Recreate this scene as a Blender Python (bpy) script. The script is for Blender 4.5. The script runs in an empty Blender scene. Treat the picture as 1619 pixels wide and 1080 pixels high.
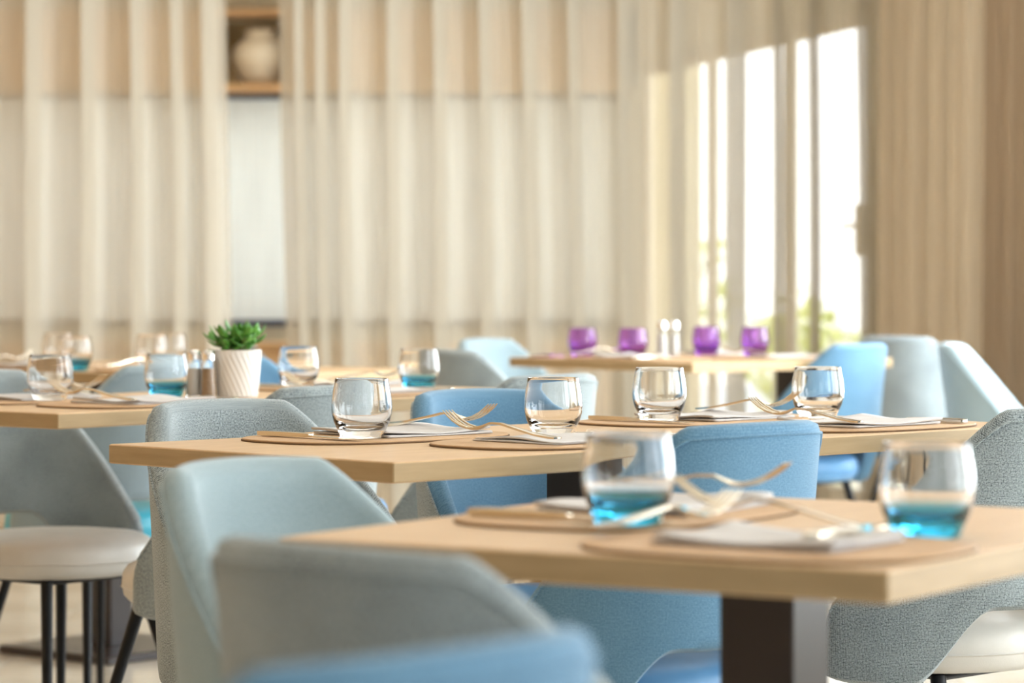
import bpy, math, random
from mathutils import Vector, Matrix
random.seed(7)
sc = bpy.context.scene
COL = sc.collection
PI = math.pi
R = math.radians

# ------------------------------------------------------------------ camera
cam_d = bpy.data.cameras.new('camera')
cam = bpy.data.objects.new('camera', cam_d); COL.objects.link(cam)
cam.location = (0, 0, 0.993); cam.rotation_euler = (R(90), 0, 0)
cam_d.sensor_width = 36.0; cam_d.lens = 106.7
cam_d.shift_y = -0.0636
cam_d.clip_end = 200
cam_d.dof.use_dof = True
cam_d.dof.focus_distance = 4.55
cam_d.dof.aperture_fstop = 5.0
sc.camera = cam

# ------------------------------------------------------------------ view + world
sc.view_settings.view_transform = 'Standard'
sc.view_settings.look = 'None'
sc.view_settings.gamma = 1.0
sc.view_settings.use_curve_mapping = False
sc.view_settings.exposure = 0.0
sc.cycles.max_bounces = 14
sc.cycles.transparent_max_bounces = 16
sc.cycles.transmission_bounces = 12
sc.cycles.sample_clamp_indirect = 4.0
sc.cycles.blur_glossy = 0.6

world = bpy.data.worlds.new('world'); sc.world = world
world.use_nodes = True
wn = world.node_tree.nodes; wl = world.node_tree.links
bg = wn['Background']
tc = wn.new('ShaderNodeTexCoord'); sep = wn.new('ShaderNodeSeparateXYZ')
ramp = wn.new('ShaderNodeValToRGB')
ramp.color_ramp.elements[0].position = 0.0; ramp.color_ramp.elements[0].color = (1.0, 0.99, 0.96, 1)
ramp.color_ramp.elements[1].position = 0.6; ramp.color_ramp.elements[1].color = (0.72, 0.84, 1.0, 1)
wl.new(tc.outputs['Generated'], sep.inputs[0]); wl.new(sep.outputs['Z'], ramp.inputs[0])
wl.new(ramp.outputs[0], bg.inputs['Color']); bg.inputs['Strength'].default_value = 5.5

def area(name, loc, target, sx, sy, power, color):
    d = bpy.data.lights.new(name, 'AREA'); d.shape = 'RECTANGLE'; d.size = sx; d.size_y = sy
    d.energy = power; d.color = color
    o = bpy.data.objects.new(name, d); COL.objects.link(o); o.location = loc
    v = Vector(target) - Vector(loc)
    o.rotation_euler = v.to_track_quat('-Z', 'Y').to_euler()
    return o
WK = 1.0
# daylight entering the windows of the right wall (each stands in its window opening)
for i, (y, p) in enumerate(((-0.6, 24), (2.0, 34), (4.6, 64), (7.2, 68), (9.0, 132))):
    x = 4.37 - y*0.237 - 0.04
    area('window_and_fill_light', (x, y, 1.45), (x-3.5, y-0.83, 1.25), 1.9 if y < 8 else 1.2, 2.1, p*WK, (0.86, 0.94, 1.0))
# added front fill behind the camera; the wall there has no windows
area('window_and_fill_light', (1.6, -2.3, 1.5), (1.2, 4, 1.2), 2.0, 2.0, 10*WK, (0.86, 0.94, 1.0))
area('window_and_fill_light', (-1.6, -2.3, 1.5), (-1.0, 4, 1.2), 2.0, 2.0, 1*WK, (0.86, 0.94, 1.0))
# added lamp outside the terrace door, out of view, grazing the curtain's back
area('terrace_fill', (5.0, 15.2, 1.9), (-1.5, 12.6, 1.3), 3.4, 3.4, 500*WK, (0.95, 0.97, 1.0))
# added warm overhead fill, with no lamp fittings on the ceiling
for (x, y, p) in ((0, 3.0, 14), (0, 7.0, 18), (-0.3, 10.0, 5), (-1.2, 14.0, 26)):
    area('ceiling_fill', (x, y, 2.78), (x, y, 0), 3.0, 2.0, p*WK, (1.0, 0.86, 0.66))

# ------------------------------------------------------------------ materials
def mat(name):
    m = bpy.data.materials.new(name); m.use_nodes = True
    return m, m.node_tree.nodes, m.node_tree.links, m.node_tree.nodes['Principled BSDF']
def simple(name, col, rough=0.5, metal=0.0, **kw):
    m, n, l, b = mat(name)
    b.inputs['Base Color'].default_value = (*col, 1); b.inputs['Roughness'].default_value = rough
    b.inputs['Metallic'].default_value = metal
    for k, v in kw.items(): b.inputs[k].default_value = v
    return m
def noisy(name, c1, c2, scale, rough, stretch=(1, 1, 1), bump=0.0, bscale=None, detail=4, metal=0.0):
    m, n, l, b = mat(name)
    t = n.new('ShaderNodeTexCoord'); mp = n.new('ShaderNodeMapping'); mp.inputs['Scale'].default_value = stretch
    nz = n.new('ShaderNodeTexNoise'); nz.inputs['Scale'].default_value = scale; nz.inputs['Detail'].default_value = detail
    rp = n.new('ShaderNodeValToRGB'); rp.color_ramp.elements[0].color = (*c1, 1); rp.color_ramp.elements[1].color = (*c2, 1)
    rp.color_ramp.elements[0].position = 0.3; rp.color_ramp.elements[1].position = 0.7
    l.new(t.outputs['Object'], mp.inputs[0]); l.new(mp.outputs[0], nz.inputs['Vector']); l.new(nz.outputs[0], rp.inputs[0])
    l.new(rp.outputs[0], b.inputs['Base Color']); b.inputs['Roughness'].default_value = rough; b.inputs['Metallic'].default_value = metal
    if bump:
        bp = n.new('ShaderNodeBump'); bp.inputs['Strength'].default_value = bump; bp.inputs['Distance'].default_value = 0.002
        nz2 = n.new('ShaderNodeTexNoise'); nz2.inputs['Scale'].default_value = bscale or scale
        l.new(mp.outputs[0], nz2.inputs['Vector']); l.new(nz2.outputs[0], bp.inputs['Height']); l.new(bp.outputs[0], b.inputs['Normal'])
    return m
def fabric(name, c1, c2, weave=620, mix=0.5):
    """woven upholstery: crossed threads in UV space (metres) plus slub noise"""
    m, n, l, b = mat(name)
    t = n.new('ShaderNodeTexCoord')
    mp = n.new('ShaderNodeMapping'); l.new(t.outputs['UV'], mp.inputs[0])
    w1 = n.new('ShaderNodeTexWave'); w1.bands_direction = 'X'; w1.inputs['Scale'].default_value = weave/6.283
    w2 = n.new('ShaderNodeTexWave'); w2.bands_direction = 'Y'; w2.inputs['Scale'].default_value = weave/6.283
    for w in (w1, w2):
        w.inputs['Distortion'].default_value = 3.0; w.inputs['Detail'].default_value = 1.5; w.inputs['Detail Scale'].default_value = 1.2
        l.new(mp.outputs[0], w.inputs['Vector'])
    mx = n.new('ShaderNodeMath'); mx.operation = 'MULTIPLY'; l.new(w1.outputs[1], mx.inputs[0]); l.new(w2.outputs[1], mx.inputs[1])
    nz = n.new('ShaderNodeTexNoise'); nz.inputs['Scale'].default_value = 380; nz.inputs['Detail'].default_value = 3; l.new(mp.outputs[0], nz.inputs['Vector'])
    nb = n.new('ShaderNodeTexNoise'); nb.inputs['Scale'].default_value = 9; nb.inputs['Detail'].default_value = 3; l.new(mp.outputs[0], nb.inputs['Vector'])
    ad = n.new('ShaderNodeMath'); ad.operation = 'MULTIPLY_ADD'; l.new(mx.outputs[0], ad.inputs[0]); ad.inputs[1].default_value = mix
    l.new(nz.outputs[0], ad.inputs[2])
    a2 = n.new('ShaderNodeMath'); a2.operation = 'MULTIPLY_ADD'; l.new(nb.outputs[0], a2.inputs[0]); a2.inputs[1].default_value = 0.35; l.new(ad.outputs[0], a2.inputs[2])
    rp = n.new('ShaderNodeValToRGB'); rp.color_ramp.elements[0].color = (*c1, 1); rp.color_ramp.elements[1].color = (*c2, 1)
    rp.color_ramp.elements[0].position = 0.5; rp.color_ramp.elements[1].position = 1.0
    l.new(a2.outputs[0], rp.inputs[0]); l.new(rp.outputs[0], b.inputs['Base Color'])
    b.inputs['Roughness'].default_value = 0.95; b.inputs['Sheen Weight'].default_value = 0.25; b.inputs['Sheen Roughness'].default_value = 0.5
    b.inputs['Specular IOR Level'].default_value = 0.2
    bp = n.new('ShaderNodeBump'); bp.inputs['Strength'].default_value = 0.35; bp.inputs['Distance'].default_value = 0.0012
    l.new(ad.outputs[0], bp.inputs['Height']); l.new(bp.outputs[0], b.inputs['Normal'])
    return m

M = {}
M['grey'] = fabric('grey_tweed', (0.07, 0.09, 0.10), (0.50, 0.575, 0.60), 900, 0.5)
M['greyblue'] = fabric('grey_blue_weave', (0.22, 0.30, 0.35), (0.42, 0.52, 0.58), 620, 0.4)
M['blue'] = fabric('blue_weave', (0.085, 0.20, 0.33), (0.18, 0.345, 0.50), 760, 0.3)
M['pale'] = fabric('pale_weave', (0.24, 0.33, 0.365), (0.41, 0.51, 0.55), 760, 0.3)
M['cream_leather'] = noisy('cream_leather', (0.68, 0.655, 0.60), (0.76, 0.73, 0.68), 14, 0.42, bump=0.1, bscale=420)
M['blue_leather'] = noisy('blue_leather', (0.10, 0.27, 0.50), (0.14, 0.33, 0.58), 14, 0.42, bump=0.1, bscale=420)
M['teal_leather'] = noisy('teal_leather', (0.05, 0.40, 0.55), (0.07, 0.47, 0.62), 14, 0.42, bump=0.1, bscale=420)
M['black'] = simple('black_powder_coat', (0.006, 0.007, 0.009), 0.42, 0.0, **{'Specular IOR Level': 0.25})
M['espresso'] = simple('espresso_metal', (0.020, 0.013, 0.013), 0.3)
M['steel'] = simple('polished_steel', (0.72, 0.66, 0.55), 0.16, 1.0)
M['chrome'] = simple('chrome', (0.85, 0.85, 0.86), 0.08, 1.0)
M['oak'] = noisy('oak_laminate', (0.60, 0.385, 0.195), (0.70, 0.475, 0.265), 7, 0.38, stretch=(1.2, 14, 14), bump=0.05, bscale=30)
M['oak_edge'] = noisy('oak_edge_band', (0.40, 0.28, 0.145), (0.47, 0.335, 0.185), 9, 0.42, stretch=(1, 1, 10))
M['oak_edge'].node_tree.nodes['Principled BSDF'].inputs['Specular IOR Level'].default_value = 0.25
M['mat'] = noisy('tan_leather', (0.55, 0.345, 0.18), (0.62, 0.40, 0.22), 40, 0.6, bump=0.2, bscale=300)
M['mat_edge'] = simple('dark_stitching', (0.16, 0.09, 0.04), 0.8)
M['napkin'] = noisy('napkin_paper', (0.60, 0.575, 0.57), (0.68, 0.66, 0.65), 30, 0.9, bump=0.15, bscale=500)
M['ceramic'] = simple('white_ceramic', (0.84, 0.83, 0.81), 0.45)
M['vase'] = noisy('cream_pottery', (0.90, 0.84, 0.70), (0.95, 0.90, 0.78), 6, 0.6, bump=0.3, bscale=60)
M['leaf'] = noisy('jade_leaf', (0.05, 0.20, 0.02), (0.16, 0.42, 0.07), 16, 0.32)
M['stem'] = simple('stem_brown', (0.20, 0.22, 0.08), 0.7)
M['soil'] = noisy('potting_soil', (0.05, 0.035, 0.025), (0.12, 0.09, 0.06), 90, 0.95, bump=0.6, bscale=120)
M['wall'] = noisy('plaster', (0.66, 0.60, 0.45), (0.69, 0.63, 0.48), 3, 0.9, bump=0.05, bscale=80)
M['white_paint'] = noisy('white_paint', (0.80, 0.79, 0.76), (0.83, 0.82, 0.79), 3, 0.8)
M['wood'] = noisy('oak_shelf', (0.52, 0.32, 0.15), (0.64, 0.42, 0.22), 5, 0.5, stretch=(1, 8, 12))
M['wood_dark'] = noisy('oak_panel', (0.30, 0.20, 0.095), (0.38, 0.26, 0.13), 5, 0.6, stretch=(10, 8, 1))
M['tile'] = noisy('polished_tile', (0.56, 0.49, 0.39), (0.72, 0.66, 0.56), 2.6, 0.14, bump=0.02, bscale=20)
M['grout'] = simple('grout', (0.36, 0.30, 0.22), 0.85)
M['frame'] = simple('door_frame_tan', (0.74, 0.66, 0.52), 0.5)
M['navy'] = simple('navy_bar', (0.02, 0.035, 0.09), 0.5)
M['salt'] = simple('salt', (0.85, 0.84, 0.82), 0.9)
M['pepper'] = noisy('pepper', (0.30, 0.19, 0.10), (0.55, 0.38, 0.22), 300, 0.9)
M['terrace'] = noisy('terrace_stone', (0.62, 0.60, 0.55), (0.72, 0.70, 0.65), 5, 0.8)
M['shrub'] = noisy('shrub_leaf', (0.50, 0.58, 0.10), (0.80, 0.80, 0.25), 4, 0.6)
M['bark'] = noisy('bark', (0.18, 0.13, 0.08), (0.30, 0.22, 0.14), 20, 0.9)

def glass_mat(name, zc=None, low=(1, 1, 1), high=(1, 1, 1), thin=False):
    m, n, l, b = mat(name)
    b.inputs['Transmission Weight'].default_value = 1.0; b.inputs['Roughness'].default_value = 0.0
    b.inputs['IOR'].default_value = 1.42
    b.inputs['Base Color'].default_value = (*high, 1)
    if zc is not None:
        t = n.new('ShaderNodeTexCoord'); s = n.new('ShaderNodeSeparateXYZ'); mr = n.new('ShaderNodeMapRange')
        mr.inputs['From Min'].default_value = zc[0]; mr.inputs['From Max'].default_value = zc[1]; mr.interpolation_type = 'SMOOTHSTEP'
        mx = n.new('ShaderNodeMix'); mx.data_type = 'RGBA'
        mx.inputs[6].default_value = (*low, 1); mx.inputs[7].default_value = (*high, 1)
        l.new(t.outputs['Object'], s.inputs[0]); l.new(s.outputs['Z'], mr.inputs['Value']); l.new(mr.outputs[0], mx.inputs[0])
        l.new(mx.outputs[2], b.inputs['Base Color'])
    return m
M['glass'] = glass_mat('clear_glass', high=(0.99, 0.995, 1.0))
M['glass_blue'] = glass_mat('blue_base_glass', (0.018, 0.037), (0.04, 0.50, 0.84), (0.99, 0.995, 1.0))
M['glass_purple'] = glass_mat('purple_glass', (0.006, 0.05), (0.38, 0.08, 0.62), (0.73, 0.46, 0.93))
M['pane'] = glass_mat('window_glass', high=(0.97, 0.99, 0.98)); M['pane'].node_tree.nodes['Principled BSDF'].inputs['IOR'].default_value = 1.1

def cloth(name, col, transp, trans, amount=0.5):
    m, n, l, b = mat(name)
    out = n['Material Output']
    d = n.new('ShaderNodeBsdfDiffuse'); t = n.new('ShaderNodeBsdfTranslucent'); tr = n.new('ShaderNodeBsdfTransparent')
    tcn = n.new('ShaderNodeTexCoord'); nz = n.new('ShaderNodeTexNoise'); mp = n.new('ShaderNodeMapping'); mp.inputs['Scale'].default_value = (60, 60, 2)
    l.new(tcn.outputs['Object'], mp.inputs[0]); l.new(mp.outputs[0], nz.inputs['Vector']); nz.inputs['Scale'].default_value = 1.0
    rp = n.new('ShaderNodeValToRGB'); rp.color_ramp.elements[0].color = (*[c*0.90 for c in col], 1); rp.color_ramp.elements[1].color = (*col, 1)
    rp.color_ramp.elements[0].position = 0.3; rp.color_ramp.elements[1].position = 0.7
    l.new(nz.outputs[0], rp.inputs[0]); l.new(rp.outputs[0], d.inputs[0]); l.new(rp.outputs[0], t.inputs[0])
    m1 = n.new('ShaderNodeMixShader'); m1.inputs[0].default_value = trans; l.new(d.outputs[0], m1.inputs[1]); l.new(t.outputs[0], m1.inputs[2])
    m2 = n.new('ShaderNodeMixShader'); m2.inputs[0].default_value = transp; l.new(m1.outputs[0], m2.inputs[1]); l.new(tr.outputs[0], m2.inputs[2])
    l.new(m2.outputs[0], out.inputs['Surface']); n.remove(b)
    return m
M['sheer'] = cloth('cream_sheer', (0.84, 0.775, 0.645), 0.33, 0.10)
M['dense'] = cloth('tan_curtain', (0.93, 0.81, 0.63), 0.08, 0.30)
M['brown'] = cloth('brown_curtain', (0.52, 0.39, 0.26), 0.02, 0.2)
M['blind'] = cloth('roller_blind_cloth', (0.88, 0.91, 0.90), 0.0, 0.34)

# ------------------------------------------------------------------ mesh helpers
def new_mesh(name, verts, faces, mats, smooth=False, midx=None, uvs=None):
    me = bpy.data.meshes.new(name)
    me.from_pydata(verts, [], faces)
    for m in mats: me.materials.append(m)
    if midx:
        for p, i in zip(me.polygons, midx): p.material_index = i
    if uvs:
        ul = me.uv_layers.new(name='UVMap')
        for lp in me.loops: ul.data[lp.index].uv = uvs[lp.vertex_index]
    if smooth:
        for p in me.polygons: p.use_smooth = True
    me.update()
    return me
def obj(name, me, parent=None, loc=(0, 0, 0), rotz=0.0, rot=None):
    o = bpy.data.objects.new(name, me); COL.objects.link(o)
    o.location = loc; o.rotation_euler = rot if rot else (0, 0, rotz)
    if parent is not None: o.parent = parent
    return o
def tag(o, label=None, cat=None, group=None, kind=None):
    if label: o['label'] = label
    if cat: o['category'] = cat
    if group: o['group'] = group
    if kind: o['kind'] = kind
    return o
def empty(name, loc=(0, 0, 0), rotz=0.0):
    o = bpy.data.objects.new(name, None); COL.objects.link(o); o.location = loc; o.rotation_euler = (0, 0, rotz)
    o.empty_display_size = 0.05
    return o
def copy_tree(o, parent=None):
    c = o.copy(); COL.objects.link(c); c.parent = parent
    for ch in list(o.children): copy_tree(ch, c)
    return c

class MB:
    def __init__(s): s.v = []; s.f = []; s.mi = []; s.uv = []
    def add(s, v, f, mi=0, uv=None):
        o = len(s.v); s.v += [tuple(p) for p in v]; s.f += [tuple(i+o for i in q) for q in f]; s.mi += [mi]*len(f)
        s.uv += uv if uv else [(p[0]+p[1]*0.7, p[2]) for p in v]
    def box(s, x0, x1, y0, y1, z0, z1, mi=0, bev=0.0):
        if bev <= 0:
            v = [(x, y, z) for x in (x0, x1) for y in (y0, y1) for z in (z0, z1)]
            f = [(0, 1, 3, 2), (4, 6, 7, 5), (0, 4, 5, 1), (2, 3, 7, 6), (0, 2, 6, 4), (1, 5, 7, 3)]
            s.add(v, f, mi); return
        # bevelled box: stacked octagon loops
        def loop(i, z):
            x0_, x1_, y0_, y1_ = x0+i, x1-i, y0+i, y1-i; c = bev
            return [(x0_+c, y0_, z), (x1_-c, y0_, z), (x1_, y0_+c, z), (x1_, y1_-c, z), (x1_-c, y1_, z), (x0_+c, y1_, z), (x0_, y1_-c, z), (x0_, y0_+c, z)]
        L = [loop(bev, z0), loop(0, z0+bev), loop(0, z1-bev), loop(bev, z1)]
        v = [p for q in L for p in q]; f = []
        for k in range(3):
            for i in range(8): f.append((k*8+i, k*8+(i+1) % 8, (k+1)*8+(i+1) % 8, (k+1)*8+i))
        f.append(tuple(range(7, -1, -1))); f.append(tuple(24+i for i in range(8)))
        s.add(v, f, mi)
    def lathe(s, prof, n=32, mi=0, rmod=None):
        v = []; f = []
        for (r, z) in prof:
            for k in range(n):
                a = 2*PI*k/n; rr = r*(rmod(a, z) if rmod else 1.0)
                v.append((rr*math.cos(a), rr*math.sin(a), z))
        for j in range(len(prof)-1):
            for k in range(n):
                f.append((j*n+k, j*n+(k+1) % n, (j+1)*n+(k+1) % n, (j+1)*n+k))
        if prof[0][0] > 1e-6: f.append(tuple(range(n-1, -1, -1)))
        if prof[-1][0] > 1e-6: f.append(tuple((len(prof)-1)*n+k for k in range(n)))
        s.add(v, f, mi)
    def tube(s, pts, rads, n=10, mi=0, cap=True):
        v = []; f = []; pts = [Vector(p) for p in pts]
        up = Vector((0, 0, 1))
        for i, p in enumerate(pts):
            d = (pts[min(i+1, len(pts)-1)]-pts[max(i-1, 0)]).normalized()
            a = d.cross(up); a = a.normalized() if a.length > 1e-4 else Vector((1, 0, 0)); b = d.cross(a)
            r = rads[i] if isinstance(rads, (list, tuple)) else rads
            for k in range(n):
                t = 2*PI*k/n; v.append(p+a*(r*math.cos(t))+b*(r*math.sin(t)))
        for j in range(len(pts)-1):
            for k in range(n): f.append((j*n+k, j*n+(k+1) % n, (j+1)*n+(k+1) % n, (j+1)*n+k))
        if cap: f.append(tuple(range(n-1, -1, -1))); f.append(tuple((len(pts)-1)*n+k for k in range(n)))
        s.add(v, f, mi)
    def mesh(s, name, mats, smooth=False):
        if not isinstance(mats, (list, tuple)): mats = [mats]
        return new_mesh(name, s.v, s.f, mats, smooth, s.mi, s.uv)
def smooth_by_angle(me, deg=35):
    import bmesh
    bm = bmesh.new(); bm.from_mesh(me)
    for f in bm.faces: f.smooth = True
    lim = R(deg)
    for e in bm.edges:
        if len(e.link_faces) == 2 and e.calc_face_angle(0) > lim: e.smooth = False
    bm.to_mesh(me); bm.free(); return me
def fixn(me):
    import bmesh
    bm = bmesh.new(); bm.from_mesh(me); bmesh.ops.remove_doubles(bm, verts=bm.verts, dist=1e-6)
    bmesh.ops.recalc_face_normals(bm, faces=bm.faces); bm.to_mesh(me); bm.free(); return me

# ------------------------------------------------------------------ room
def structure(name, mb_or_me, mats=None, **kw):
    me = mb_or_me.mesh(name, mats) if isinstance(mb_or_me, MB) else mb_or_me
    o = obj(name, me, **kw); o['kind'] = 'structure'; return o

CEIL = 2.8
def wx(y): return 4.37-0.237*y            # line of the right wall
floor = empty('floor'); floor['kind'] = 'structure'
m = MB(); m.box(-3.7, 6.6, -2.7, 16.6, -0.06, -0.008); obj('floor_bed', m.mesh('floor_bed', M['grout']), floor)
T = 0.6; tm = MB(); tm.box(-T/2+0.0015, T/2-0.0015, -T/2+0.0015, T/2-0.0015, -0.008, 0.0, bev=0.0012)
tile_me = tm.mesh('tile', M['tile'])
rest = MB()
for i in range(17):
    for j in range(32):
        cx = -3.4+T*i; cy = -2.4+T*j
        if cx-T/2 > wx(cy)+0.3: continue
        if cy+T/2 > 16.5: continue
        if -3.2 < cx < 2.4 and 3.9 < cy and abs(cx) < cy*0.17+0.75:
            obj('tile', tile_me, floor, (cx, cy, 0))
        else:
            rest.box(cx-T/2+0.0015, cx+T/2-0.0015, cy-T/2+0.0015, cy+T/2-0.0015, -0.008, 0.0)
o = obj('floor_tiling', rest.mesh('floor_tiling', M['tile']), floor); o['kind'] = 'stuff'

m = MB(); m.box(-3.7, 6.6, -2.7, 16.6, CEIL, CEIL+0.1); structure('ceiling', m, M['white_paint'])
m = MB(); m.box(-3.7, -3.6, -2.7, 16.6, 0, CEIL); structure('wall_left', m, M['wood'])
m = MB(); m.box(-3.7, 6.6, -2.8, -2.7, 0, CEIL); structure('wall_front', m, M['white_paint'])
# back wall with a long window band (blinds hang in it)
BY = 16.0; zb0, zb1 = 0.735, 1.935
wbk = MB()
wbk.box(-3.6, 1.0, BY, BY+0.3, 0, zb0+0.02); wbk.box(-3.6, 1.0, BY, BY+0.3, 2.42, CEIL)
wbk.box(-3.6, 1.0, BY+0.25, BY+0.3, 1.97, 2.42)
wbk.box(0.62, 1.0, BY, BY+0.25, zb0+0.02, 2.42); wbk.box(-3.6, -3.3, BY, BY+0.25, zb0+0.02, 2.42)
structure('wall_back', wbk, M['wall'])
xs = [-3.3, -2.72, -1.72, -0.62, 0.62]
for i in range(4):
    x0, x1 = xs[i], xs[i+1]
    w = empty('window_%d' % (i+1), ((x0+x1)/2, BY+0.14, zb0+0.02)); w['kind'] = 'structure'
    h = x1-x0
    fr = MB()
    for a in ((-h/2, -h/2+0.03, 0, 1.2), (h/2-0.03, h/2, 0, 1.2)): fr.box(a[0], a[1], -0.03, 0.03, a[2], a[3])
    fr.box(-h/2+0.03, h/2-0.03, -0.03, 0.03, 0, 0.04); fr.box(-h/2+0.03, h/2-0.03, -0.03, 0.03, 1.16, 1.2)
    obj('window_frame', fr.mesh('window_frame', M['white_paint']), w)
    p = MB(); p.box(-h/2+0.03, h/2-0.03, -0.003, 0.003, 0.04, 1.16); obj('pane', p.mesh('pane', M['pane']), w)
    # roller blind hanging in front of it
    lab = ['white roller blind behind the left curtain, furthest left', 'white roller blind behind the left curtain, left of the gap',
           'white roller blind showing in the gap between the curtains, above its navy bar', 'white roller blind behind the middle of the sheer curtain'][i]
    xa, xb = x0+0.004, x1-0.004
    b = empty('roller_blind', ((xa+xb)/2, BY-0.03, zb0)); tag(b, lab, 'blind', 'white roller blinds on the back wall')
    hw = (xb-xa)/2
    v = []; f = []
    nz_ = 44
    for k in range(nz_+1):
        z = 0.03+(1.16)*k/nz_; d = 0.0012*math.sin(k*1.9)
        v += [(-hw, d, z), (hw, d, z), (-hw, d+0.0015, z), (hw, d+0.0015, z)]
    for k in range(nz_):
        a = 4*k; f += [(a, a+1, a+5, a+4), (a+2, a+6, a+7, a+3)]
    f += [(0, 2, 3, 1)]
    obj('blind_cloth', new_mesh('blind_cloth', v, f, [M['blind']]), b)
    q = MB(); q.box(-hw, hw, -0.012, 0.012, -0.004, 0.03, bev=0.003); obj('bottom_bar', q.mesh('bottom_bar', M['navy']), b)
    q = MB(); q.box(-hw, hw, -0.03, 0.012, 1.19, 1.215, bev=0.003); obj('head_rail', q.mesh('head_rail', M['navy']), b)

# wooden display shelf over the blinds, with a cubby in the gap
SH = empty('wall_shelf', (0, BY, 0)); tag(SH, 'oak wall shelf with open cubbies over the white blinds', 'shelf')
q = MB(); q.box(-3.3, 0.62, -0.30, 0.0, 1.952, 1.992, bev=0.002); obj('shelf_board', q.mesh('shelf_board', M['wood']), SH)
q = MB(); q.box(-3.3, 0.62, -0.30, 0.0, 2.345, 2.38, bev=0.002); obj('shelf_board', q.mesh('shelf_board', M['wood']), SH)
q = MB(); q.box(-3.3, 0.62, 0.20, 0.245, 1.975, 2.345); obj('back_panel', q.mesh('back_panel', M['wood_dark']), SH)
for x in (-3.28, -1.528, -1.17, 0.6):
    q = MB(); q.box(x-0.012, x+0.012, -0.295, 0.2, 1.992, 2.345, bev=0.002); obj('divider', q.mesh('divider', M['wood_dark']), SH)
q = MB(); q.box(-3.3, -1.55, -0.27, -0.25, 1.995, 2.342); obj('cupboard_door', q.mesh('cupboard_door', M['wood']), SH)
q = MB(); q.box(-1.15, 0.58, -0.27, -0.25, 1.995, 2.342); obj('cupboard_door', q.mesh('cupboard_door', M['wood']), SH)
# vase
vp = [(0.0, 0.004), (0.055, 0.0), (0.07, 0.01), (0.10, 0.05), (0.128, 0.10), (0.136, 0.135), (0.125, 0.175), (0.098, 0.205), (0.075, 0.222), (0.07, 0.24), (0.078, 0.256), (0.072, 0.258), (0.062, 0.245), (0.06, 0.22), (0.0, 0.2)]
q = MB(); q.lathe(vp, 40, rmod=lambda a, z: 1+0.008*math.cos(a*20))
v = obj('vase', smooth_by_angle(q.mesh('vase', M['vase']), 50), None, (-1.312, BY-0.10, 1.992)); v.scale = (1.15, 1.15, 1.12); tag(v, 'round cream pottery vase on the oak shelf in the curtain gap', 'vase')
# low sideboard under the blinds
q = MB()
SB = empty('sideboard', (0, 15.6, 0)); tag(SB, 'long low oak sideboard under the white blinds behind the curtains', 'sideboard')
q.box(-3.4, 0.5, -0.2, 0.2, 0.06, 0.62, bev=0.003); obj('carcass', q.mesh('carcass', M['wood']), SB)
q = MB(); q.box(-3.42, 0.52, -0.22, 0.22, 0.62, 0.655, bev=0.003); obj('top', q.mesh('top', M['wood']), SB)
for k in range(6):
    q = MB(); q.box(-3.38+k*0.65, -3.38+k*0.65+0.63, -0.222, -0.2, 0.09, 0.60, bev=0.002); dr = obj('door', q.mesh('door', M['wood']), SB)
    h = MB(); h.tube([(-3.38+k*0.65+0.56, -0.235, 0.42), (-3.38+k*0.65+0.56, -0.235, 0.54)], 0.006, 8); obj('handle', h.mesh('handle', M['black']), dr)

# right wall: built along its own line, with openings for windows and the terrace door
ang = math.atan2(1, -0.237)               # direction of the wall line (towards +y)
wr = empty('wall_right', (wx(0), 0, 0), ang-PI/2); wr['kind'] = 'structure'
Lk = math.hypot(1, 0.237)
def seg(y0, y1, z0, z1):
    s = MB(); s.box(0, 0.12, y0*Lk, y1*Lk, z0, z1); return obj('wall_section', s.mesh('wall_section', M['wall']), wr)
openings = [(-1.55, 0.35, .4, 2.5), (1.05, 2.95, .4, 2.5), (3.65, 5.55, .4, 2.5), (6.25, 8.15, .4, 2.5), (8.4, 9.6, .4, 2.5), (12.35, 15.75, 0.0, 2.1)]
y = -2.7
for (a, b_, z0, z1) in openings:
    seg(y, a, 0, CEIL)
    if z0 > 0: seg(a, b_, 0, z0)
    seg(a, b_, z1, CEIL); y = b_
seg(y, 16.3, 0, CEIL)
for i, (a, b_, z0, z1) in enumerate(openings[:5]):
    w = empty('window_%d' % (i+5), (wx((a+b_)/2), (a+b_)/2, z0), ang-PI/2); w['kind'] = 'structure'
    L = (b_-a)*Lk
    fr = MB()
    for (p0, p1) in ((-L/2, -L/2+0.05), (L/2-0.05, L/2), (-0.03, 0.03)): fr.box(0.08, 0.13, p0, p1, 0.05, z1-z0-0.05)
    fr.box(0.08, 0.13, -L/2, L/2, 0, 0.05); fr.box(0.08, 0.13, -L/2, L/2, z1-z0-0.05, z1-z0)
    obj('window_frame', fr.mesh('window_frame', M['white_paint']), w)
    for (p0, p1) in ((-L/2+0.05, -0.03), (0.03, L/2-0.05)):
        g = MB(); g.box(0.10, 0.106, p0, p1, 0.05, z1-z0-0.05); obj('pane', g.mesh('pane', M['pane']), w)
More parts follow.
